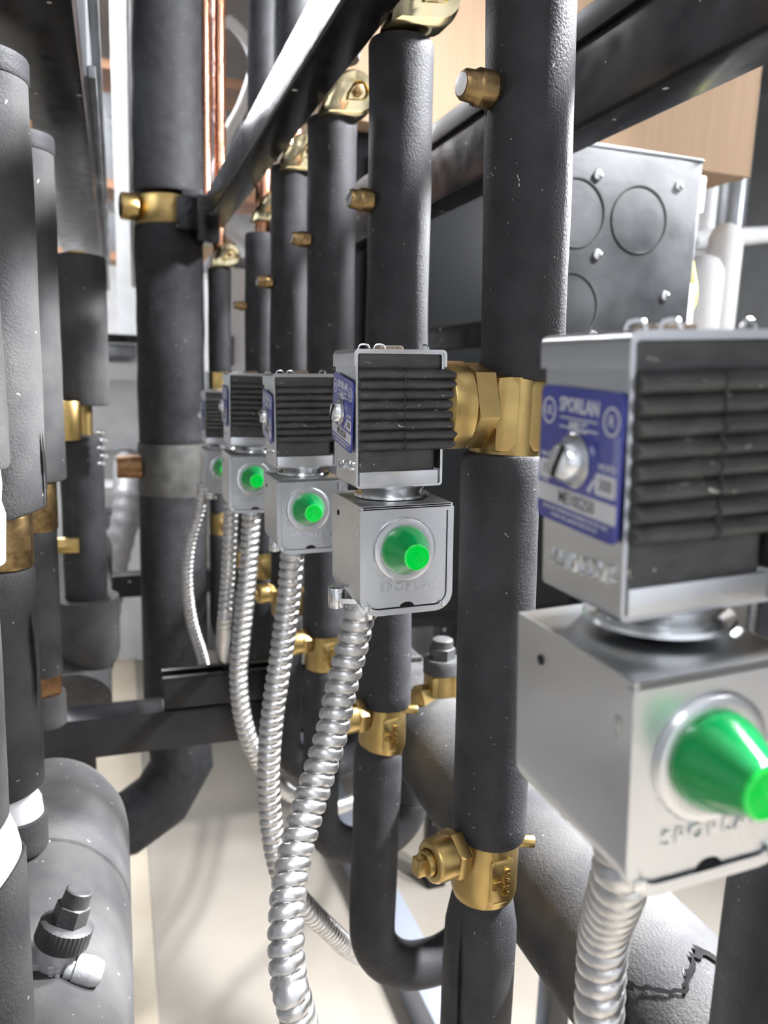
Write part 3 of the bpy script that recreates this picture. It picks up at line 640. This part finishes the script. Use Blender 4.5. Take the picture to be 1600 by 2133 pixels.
        add_text(b, 'MOPD', .0027, .00006, T((w2 - .0055, -h2 + .0204, .001)))
        add_text(b, 'SPORLAN DIVISION WASHINGTON MO USA', .0017, .00005, T((0, -h2 + .0040, .001))); add_text(b, 'PATENT NO 5,005,803 MADE IN USA', .0015, .00005, T((0, -h2 + .0021, .001)))
    bm = lbm(strips); obj('label_print', bm, WHITE_INK, pl)
    def inks(b):
        T = Matrix.Translation
        add_text(b, 'ME10S250', .0052, .00006, T((.001, -h2 + .0082, .00108)), bold=.00005, sx=.85); add_text(b, '300', .0050, .00006, T((w2 - .0058, -h2 + .0155, .00108)), sx=.85); add_text(b, '15', .0044, .00006, T((-w2 + .0046, -h2 + .0157, .00108)))
    bm = lbm(inks); obj('label_numbers', bm, BLACK_INK, pl)
    def screw(b):
        lathe(b, (0, 0, .0009), (0, 0, 1), [(0, 0), (0, .0078), (.0012, .0080), (.0020, .0072), (.0022, .0060), (.0052, .0056), (.0062, .0046), (.0064, 0)], 28)
    bm = lbm(screw); sc = obj('screw', bm, GALV_B, t)
    bm = BM(); box(bm, (0, 0, .0068), (.0105, .0016, .0014), .0, Matrix.Rotation(1.05, 3, 'Z')); bm.transform(Mx); obj('screw_slot', bm, HOLE, sc)
    # neck and nipple to the box
    bm = BM(); lathe(bm, (.029, .0215, -.0765), (0, 0, -1), [(0, .012), (.0005, .0215), (.0030, .0205), (.0050, .0185), (.0085, .0180), (.0095, .012)], 40); lathe(bm, (.029, .0215, -.0835), (0, 0, -1), [(0, .01), (0, .0225), (.0015, .0230), (.0024, .018)], 40); obj('neck', bm, GALV_B, t)
    # junction box
    x0, x1, z0, z1, y0, y1 = -.0018, .0540, -.1490, -.0855, -.0140, .0475
    th = .0014; O_ = rrect(x0, x1, z0, z1, .0105, 6, 'ab'); I_ = rrect(x0 + th, x1 - th, z0 + th, z1 - th, .0092, 6, 'ab')
    bm = BM(); frame_prism(bm, O_, I_, y0, y1); Ip = rrect(x0 + .0005, x1 - .0005, z0 + .0005, z1 - .0004, .0098, 6, 'ab'); prism(bm, Ip, y1 - .003, y1 - .0015)
    bx(bm, x0 + .001, x1 - .001, y0, y1, z1 - .0012, z1, .0002)
    # folded corner tab on the left edge and raised rim
    Q = rrect(x0 - .0006, x1 + .0006, z0 - .0006, z1 - .002, .0110, 6, 'ab'); Q2 = rrect(x0 + .0030, x1 - .0030, z0 + .0030, z1 - .0042, .0078, 6, 'ab')
    frame_prism(bm, Q, Q2, y0 - .0006, y0 + .0028)
    jb = obj('junction_box', bm, GALV, t)
    bm = BM(); cyl(bm, (x0 - .0004, .0325, -.0965), (x0 + .002, .0325, -.0965), .0017, seg=14); obj('side_hole', bm, HOLE, jb)
    bm = BM(); box(bm, (x0 + .0002, y0 + .0060, -.1005), (.0016, .0030, .0065), .0007); obj('corner_tab', bm, GALV_B, jb)
    for q0, q1 in (((x0 + .0040, y0 - .0006, z0 + .0045), (.004, .0012, .0035)), ((x1 - .0055, y0 - .0006, z0 + .0035), (.004, .0012, .0030))):
        bm = BM(); box(bm, q0, q1, .0005); obj('dimple', bm, GALV_B, jb)
    # cover plate with notch
    bm = BM(); P_ = rrect(x0 + .0034, x1 - .0034, z0 + .0036, z1 - .0030, .0070, 6, 'ab'); cxn = .0265; k = next(i for i, p in enumerate(P_) if p[0] > cxn and p[1] < z0 + .004)
    nt_ = [(cxn - .0044 * math.cos(a), z0 + .0036 + .0026 * math.sin(a)) for a in [PI * j / 8 for j in range(9)]]
    P_ = P_[:k] + nt_ + P_[k:]; prism(bm, P_, y0 + .0006, y0 + .0016); cp = obj('cover_plate', bm, GALV, t)
    bm = BM(); prism(bm, [(cxn - .0048, z0 + .003), (cxn + .0048, z0 + .003), (cxn + .003, z0 + .0066), (cxn - .003, z0 + .0066)], y0 + .0020, y0 + .0028); obj('notch_gap', bm, HOLE, cp)
    MF = Matrix(((1, 0, 0, 0), (0, 0, -1, 0), (0, 1, 0, 0), (0, 0, 0, 1)))
    bm = text_bm('SPORLAN', .0068, .00045, Matrix.Translation((.0275, y0 + .0004, -.1335)) @ MF, spacing=1.32); obj('raised_lettering', bm, GALV_B, cp)
    # pilot lamp
    lx, lz = .0245, -.1115; bm = BM()
    lathe(bm, (lx, y0 + .0008, lz), (0, -1, 0), [(0, 0), (0, .0188), (.0010, .0190), (.0020, .0182), (.0024, .0165), (.0022, .0148), (.0022, 0)], 56); fl = obj('lamp_flange', bm, GALV, t)
    bm = BM(); lathe(bm, (lx, y0 - .0010, lz), (0, -1, 0), [(0, 0), (0, .0142), (.0020, .0141), (.0050, .0131), (.0160, .0078), (.0178, .0072), (.0180, .0060)], 88, fn=lambda a, th: 1 + (.012 * math.cos(44 * th) if .004 < a else 0)); ls = obj('green_lens', bm, LENS, t)
    bm = BM(); pr_ = [(0, .0066)]
    for k in range(6):
        r_ = .0062 - k * .00105; pr_ += [(.0004, r_), (.0010, r_ - .00035), (.0004, r_ - .0008)]
    lathe(bm, (lx, y0 - .0186, lz), (0, -1, 0), pr_ + [(.0006, 0)], 44); lathe(bm, (lx, y0 - .0184, lz), (0, -1, 0), [(-.0010, .0060), (-.0010, .0072), (.0014, .0072), (.0016, .0064), (.0004, .0062)], 66, fn=lambda a, th: 1 + .02 * math.cos(33 * th)); obj('lens_top', bm, LENS_TOP, ls)
    # conduit clamp under the box
    cx_, cy_ = .0125, .0305
    bm = BM(); P2 = [(cx_ + .0185 * math.cos(a) * (1 + .12 * math.cos(2 * a)), cy_ + .0095 * math.sin(a)) for a in [2 * PI * k / 28 for k in range(28)]]; prism(bm, P2, z0 - .0036, z0 - .0004, 'xy')
    cyl(bm, (cx_, cy_, z0 - .0155), (cx_, cy_, z0), .0102, seg=28, bev=.001); ck = obj('conduit_clamp', bm, GALV_B, t)
    for sx_ in (cx_ - .0165, cx_ + .0165):
        bm = BM(); cyl(bm, (sx_, cy_, z0 - .0075), (sx_, cy_, z0 + .0060), .0052, seg=20, bev=.0012); obj('clamp_screw', bm, GALV_B, ck)
    # brass stem to the pipe
    bm = BM(); yb, zb_ = .0215, -.0315
    lathe(bm, (.054, yb, zb_), (1, 0, 0), [(0, 0), (0, .0200), (.004, .0235), (.0052, .0262), (.0062, .0268), (.0190, .0268), (.0200, .0258), (.0200, 0)], 52); cl = obj('brass_collar', bm, BRASS, t)
    bm = BM(); lathe(bm, (.0735, yb, zb_), (1, 0, 0), [(0, 0), (0, .0250), (.0015, .0272), (.0145, .0272), (.0160, .0255), (.0160, 0)], 6, rot=.22); obj('hex_nut', bm, BRASS, t)
    bm = BM(); lathe(bm, (.0880, yb, zb_), (1, 0, 0), [(0, 0), (0, .0225), (.0010, .0235), (.010, .0240), (.014, .0190), (.0165, 0)], 4, rot=PI / 4 + .12); obj('valve_body', bm, BRASS, t)
    return t
VL = ['solenoid valve nearest the viewer, blurred, half cut off at the right edge',
      'sharply focused solenoid valve with black ribbed coil and green lamp',
      'solenoid valve just left of the focused one, green lamp slightly blurred',
      'solenoid valve second from the left, its green lamp glowing over a pale box',
      'leftmost and farthest solenoid valve, half hidden, lamp partly covered']
#          x      y     z     roty
VP = [(.1253, .1690, .0125, -.055), (.1262, .4155, .0132, -.030), (.1235, .6400, -.0024, -.030), (.1150, .8450, -.0030, 0), (.1235, 1.168, -.0310, 0)]
v0 = make_valve(); valves = []; CO = [.0270, .0125, .0205, .0300, .0125]
for i, (x, y, z, ry) in enumerate(VP):
    v = v0 if i == 0 else copy_tree(v0)
    v.location = (x, y, z + H); v.rotation_euler = (0, ry, 0); v['label'] = VL[i]; v['group'] = 'solenoid valves along the right pipe row'; valves.append(v)
    for c in v.children:
        if c.name.startswith('conduit_clamp'):
            c.location.x = CO[i] - .0125
for c in list(valves[0].children):
    if c.name.startswith(('junction_box', 'cover_plate', 'lamp_flange', 'green_lens', 'conduit_clamp')): c.location += V((-.0040, 0, -.0025))
    if c.name.startswith('conduit_clamp'):
        for d in list(c.children): bpy.data.objects.remove(d)
    if c.name.startswith(('label_plate', 'screw')):
        p = V((0, .0215, -.0345)); c.matrix_local = Matrix.Translation(p) @ Matrix.Rotation(math.radians(-6), 4, 'X') @ Matrix.Translation(-p)

# ------------------------------------------------------------------ flexible conduits
def P3(px, py, Y):
    d = M3 @ np.array([(px - CX) / F_PX, -(py - CY) / F_PX, -1.]); return V((d * (Y / d[1])).tolist())
def flex(pts, r, label, pitch=.0083, seg=22, per=8, hand=1):
    path = resample(catmull([V(p) for p in pts], 14), pitch / per)
    def fn(s, th):
        u = (s / pitch - hand * th / (2 * PI)) % 1.0
        return .76 + .24 * math.sqrt(max(0., 1 - (2 * u - 1) ** 2)) if .07 < u < .93 else .75
    bm = BM(); sweep(bm, path, r, seg, fn=fn)
    return tag(obj('flexible_conduit', bm, FLEX, sharp=70), label, 'conduit')
def mouth(i, dz=.0):
    v = valves[i]; ry = v.rotation_euler.y; p = V((CO[i], .0305, -.152 - dz)); p = Matrix.Rotation(ry, 3, 'Y') @ p
    return p + V((VP[i][0], VP[i][1], VP[i][2]))
a = mouth(0); flex([a, a + V((.001, 0, -.03)), P3(1258, 1950, .225), P3(1246, 2133, .228), P3(1225, 2350, .232), V((.105, .245, -.42)), V((.09, .27, -.55)), V((.08, .30, -.9)), V((.09, .34, -1.335))], .0102, 'steel conduit dropping from the nearest valve at the lower right', hand=1)
a = mouth(1); flex([a, P3(737, 1330, .447), P3(712, 1430, .443), P3(690, 1530, .435), P3(655, 1640, .425), P3(622, 1750, .41), P3(602, 1850, .395), P3(596, 1950, .38), P3(603, 2050, .37), P3(628, 2150, .365), V((.145, .36, -.62)), V((.18, .40, -.9)), V((.2, .45, -1.335))], .0107, 'sharp steel conduit sweeping down from the focused valve to the bottom edge')
a = mouth(2); flex([a, P3(601, 1250, .672), P3(588, 1350, .67), P3(573, 1450, .667), P3(562, 1550, .665), P3(560, 1650, .665), P3(572, 1760, .66), P3(594, 1835, .66), P3(640, 1893, .67), P3(692, 1943, .70), P3(742, 1986, .74), P3(810, 2006, .78), P3(900, 2005, .83), P3(965, 2040, .87), P3(990, 2150, .88), P3(995, 2400, .88)], .0112, 'steel conduit from the third valve curving right behind the bent pipe')
a = mouth(3); flex([a, P3(521, 1130, .878), P3(514, 1220, .875), P3(503, 1330, .872), P3(497, 1410, .87), P3(505, 1490, .865), P3(526, 1560, .87), P3(560, 1615, .90), P3(610, 1655, .96), P3(680, 1685, 1.02), P3(770, 1650, 1.12), P3(880, 1560, 1.22), P3(1000, 1440, 1.42), V((.80, 1.636, -.50))], .0112, 'steel conduit left of the third valve conduit, bending right low down')
a = mouth(4)
flex([a + V((-.012, 0, .012)), P3(415, 1070, 1.20), P3(398, 1130, 1.20), P3(390, 1200, 1.20), P3(397, 1280, 1.205), P3(417, 1350, 1.21), P3(445, 1420, 1.22), V((.20, 1.25, -.505)), V((.27, 1.225, -.53)), V((.38, 1.24, -.59)), V((.48, 1.44, -.64)), V((.56, 1.70, -.613))], .0095, 'thin steel conduit bowing left from the farthest valve', pitch=.0075, seg=16, per=6)
b = P3(481, 1000, .93)
flex([P3(483, 940, .93), P3(482, 1040, .93), P3(479, 1130, .93), P3(474, 1220, .935), P3(467, 1310, .94), P3(466, 1370, 1.13), V((.172, 1.192, -.48)), V((.26, 1.195, -.54)), V((.36, 1.20, -.61)), V((.48, 1.40, -.67)), V((.60, 1.70, -.613))], .0095, 'thin steel conduit with dotted highlights between the far valves', pitch=.0080, seg=16, per=6)

# ------------------------------------------------------------------ right background: cabinet, carton, grey electrical box
t = thing('steel_cabinet', (.85, 1.95, FL), 'large black steel cabinet standing behind the right pipe row', 'cabinet')
bm = BM(); bx(bm, .49, 1.30, 1.66, 2.3, -.60, .505, .006); obj('cabinet_body', bm, CABM, t)
bm = BM(); bx(bm, .52, 1.27, 1.648, 1.662, -.56, .46, .004); obj('door', bm, CABM, t)
for x in (.78, 1.20):
    for y in (1.72, 2.24):
        bm = BM(); bx(bm, x - .025, x + .025, y - .025, y + .025, FL, -.597, .003); obj('leg', bm, PAINT, t)
t = thing('cardboard_box', (.95, 1.9, .507), 'big tan cardboard box on top of the black cabinet', 'box')
bm = BM(); bx(bm, .40, 1.475, 1.60, 2.2, .508, 1.35, .003); obj('carton_body', bm, CARD, t)
bm = BM(); bx(bm, .40, 1.475, 1.5965, 1.6015, 1.28, 1.355, .001); obj('carton_flap', bm, CARD, t)
bm = BM(); bx(bm, 1.474, 1.482, 1.60, 1.64, .508, 1.35, .001); obj('carton_edge', bm, CARD, t)
# electrical box
t = thing('electrical_box', (.66, .97, -.06), 'grey electrical box with round knockouts behind the nearest valve', 'box')
EX0, EX1, EY, EZ0, EZ1 = .518, .752, .90, -.06, .296
bm = BM(); bx(bm, EX0, EX1, EY, EY + .12, EZ0, EZ1, .002); eb = obj('box_shell', bm, PANEL, t)
bm = BM(); bx(bm, EX0 - .002, EX1 + .002, EY - .001, EY + .122, EZ1 - .0005, EZ1 + .004, .001); obj('top_flange', bm, GALV_B, t)
for cx, cz, r in ((.659, .214, .0415), (.562, .214, .0415), (.562, .098, .0415), (.659, .01, .0415)):
    bm = BM(); lathe(bm, (cx, EY + .001, cz), (0, -1, 0), [(0, r + .0025), (.0022, r + .002), (.0022, r), (.0004, r - .0008), (.0004, 0)], 44); obj('knockout', bm, PANEL, t)
for cx, cz in ((.716, .262), (.590, .262), (.598, .165), (.71, .12), (.60, .262 - .2)):
    bm = BM(); lathe(bm, (cx, EY, cz), (0, -1, 0), [(0, .007), (.003, .006), (.0042, .003), (.0044, 0)], 16); obj('rivet', bm, GALV_B, t)
bm = BM(); bx(bm, EX1 + .001, EX1 + .018, EY + .01, EY + .10, .235, .283, .003); bx(bm, EX1, EX1 + .012, EY + .004, EY + .10, EZ0, .140, .002); obj('side_flange', bm, WHITE_PT, t)
bm = BM(); bx(bm, EX1, EX1 + .010, EY + .01, EY + .10, .142, .233, .002); obj('hinge', bm, GREYM, t)
bm = BM(); bx(bm, EX0 + .02, EX0 + .05, EY + .122, 1.56, .05, .09, .002); obj('bracket', bm, PAINT, t)
bm = BM(); bx(bm, .66, .70, EY + .06, EY + .10, FL, EZ0 + .001, .002); obj('post', bm, PAINT, t)
# white equipment and cable coil at the right edge
t = thing('yellow_cable_coil', (.81, 1.0, .15), 'coil of yellow cable hanging right of the grey electrical box', 'cable')
for k in range(4):
    bm = BM(); c = V((.800 + .006 * k, .985 + .009 * k, .152)); rr = .046 + .003 * (k % 2)
    pts = [c + V((rr * .62 * math.cos(a), .006 * math.sin(3 * a), rr * 1.15 * math.sin(a))) for a in [2 * PI * j / 40 for j in range(41)]]
    sweep(bm, pts, .0048, 10); obj('cable_loop', bm, YELLOW, t)
bm = BM(); cyl(bm, (.764, .995, .200), (.812, .995, .200), .004, seg=10); obj('hook', bm, GALV_B, t)
t = thing('hanging_rail', (1.9, 2.2, .3), 'pale sloping rail behind the grey electrical box', 'rail')
bm = BM(); sweep(bm, [V((1.32, 1.80, .365)), V((2.6, 2.5, .62))], .030, 16); obj('rail_tube', bm, WHITE_PT, t)
for a_, b_, c_ in ((1.34, 1.85, .37), (2.55, 2.47, .6)):
    bm = BM(); cyl(bm, (a_, b_, FL), (a_, b_, c_), .02, seg=12); obj('rail_post', bm, GREYM, t)
for k, (x, y, z0, z1, r) in enumerate(((1.47, 1.72, .10, .33, .056), (1.66, 1.86, .05, .45, .048))):
    t = thing('white_canister', (x, y, z0 - .15), ('short fat' if k == 0 else 'tall narrow') + ' bright white canister at the right edge', 'canister')
    bm = BM(); lathe(bm, (x, y, z0), (0, 0, 1), [(0, 0), (0, r * .8), (.02, r), (z1 - z0 - .03, r), (z1 - z0, r * .7), (z1 - z0 + .01, r * .3), (z1 - z0 + .01, 0)], 32); obj('canister_body', bm, WHITE_PL, t)
    bm = BM(); cyl(bm, (x, y, FL), (x, y, z0), .045, seg=16); bx(bm, x - .08, x + .08, y - .06, y + .06, z0 - .14, z0 - .02, .01); obj('canister_base', bm, WHITE_PT, t)
for k, (x, y, r) in enumerate(((1.90, 2.32, .030), (2.06, 2.42, .035), (2.25, 2.5, .05))):
    bm = BM(); cyl(bm, (x, y, FL), (x, y, 2.35), r, seg=20); tag(obj('grey_conduit_pipe', bm, GREYM if k != 1 else WHITE_PT), ['narrow grey', 'pale white', 'wide grey'][k] + ' vertical pipe at the upper right edge', 'pipe')
bm = BM(); bx(bm, 1.3, 2.7, 3.2, 3.7, FL, .75, .01); tag(obj('machine_housing', bm, GREYM), 'blurred grey machine housing behind the right edge equipment', 'machine')

# ------------------------------------------------------------------ left and far background
t = thing('storage_rack', (.2, 5.2, FL), 'far storage rack with orange beams and brown cartons seen in the upper gaps', 'rack')
for x in (-.55, .35, 1.25):
    bm = BM(); bx(bm, x - .03, x + .03, 5.0, 5.06, FL, 1.80, .003); obj('upright', bm, GREYM, t)
for z in (.62, 1.02, 1.66):
    bm = BM(); bx(bm, -.55, 1.25, 4.98, 5.02, z, z + .05, .003); bx(bm, -.55, 1.25, 4.98, 5.5, z + .03, z + .05); obj('shelf_beam', bm, ORANGE, t)
k = 0
for z, hh in ((.67, .26), (1.07, .50)):
    for qi, x in enumerate((-.45, -.12, .2, .52, .85)):
        w = .20 + .06 * hashn(x, z, 1); h_ = hh * (.7 + .3 * hashn(x, z, 2)); bm = BM(); bx(bm, x, x + w, 5.075, 5.4, z + .0005, z + h_, .004)
        o = obj('carton', bm, [WOOD, CARD, GREYM][int(hashn(x, z, 3) * 3)]); tag(o, ['first', 'second', 'third', 'fourth', 'fifth'][qi] + ' carton from the left on the ' + ('lower' if z < 1 else 'upper') + ' filled shelf of the far rack', 'box', 'cartons on the far rack')
# white machinery between the left pipes and the thick pipe
t = thing('white_machine', (-.02, 3.4, FL), 'bright white blurred machinery in the gap left of the thick pipe', 'machine')
for (x0, x1, y0, y1, z0, z1, m) in ((-.30, .25, 3.6, 4.0, FL, -.35, WHITE_PT), (-.24, .16, 3.5, 3.9, -.35, .10, WHITE_PT), (-.06, .10, 3.35, 3.5, -.05, .02, WHITE_PL), (-.06, .08, 3.35, 3.5, .04, .09, GREYM), (-.08, .05, 3.3, 3.5, -.52, -.48, WHITE_PL), (-.10, .12, 3.3, 3.5, .10, .13, PAINT), (-.10, .10, 3.3, 3.5, -.66, -.60, GREYM)):
    bm = BM(); bx(bm, x0, x1, y0, y1, z0, z1, .008); obj('housing', bm, m, t)
bm = BM(); sweep(bm, resample(catmull([V((-.06, 2.9, -.95)), V((-.03, 2.9, -.75)), V((.02, 2.95, -.55)), V((.03, 3.1, -.42)), V((.03, 3.55, -.40))], 8), .01), .05, 24, fn=lambda s, th: .9 + .1 * abs(math.sin(s * 60 + th / 2))); obj('ribbed_hose', bm, CASTM, t)
bm = BM(); bx(bm, .02, .12, 4.0, 4.02, FL, 2.3, .003)
tag(obj('wall_panel', bm, WHITE_PT), 'white vertical panel far behind the left gap', 'panel')
# white hoop of cable above, right of the copper pipes
bm = BM(); sweep(bm, resample(catmull([V((.30, 3.0, 2.345)), V((.26, 3.0, 1.5)), V((.3749, 3.0, 1.2306)), V((.4166, 3.0, 1.2145)), V((.4758, 3.0, 1.16)), V((.50, 3.0, 1.08)), V((.459, 3.0, .945)), V((.39, 3.0, .806)), V((.36, 3.0, .62)), V((.42, 3.0, .50)), V((.6, 3.05, .52)), V((.75, 3.1, 1.2)), V((.75, 3.1, 2.345))], 10), .02), .020, 14)
tag(obj('white_hose', bm, WHITE_PL), 'white hose curving behind the black beam at the top', 'hose')
# bright bits seen between the rear pipes
t = thing('white_machine', (.75, 3.2, FL), 'bright white panels seen between the far right row pipes', 'machine')
for (x0, x1, y0, y1, z0, z1, m) in ((.36, .56, 3.0, 3.3, .0, .38, WHITE_PL), (.395, .425, 2.97, 3.0, .02, .13, GREYM), (.34, .66, 3.0, 3.3, .385, .42, GREYM), (.40, .70, 3.65, 3.9, FL, -.005, GREYM)):
    bm = BM(); bx(bm, x0, x1, y0, y1, z0, z1, .006); obj('housing', bm, m, t)
for o in bpy.data.objects:
    if '_org' in o.keys(): del o['_org']
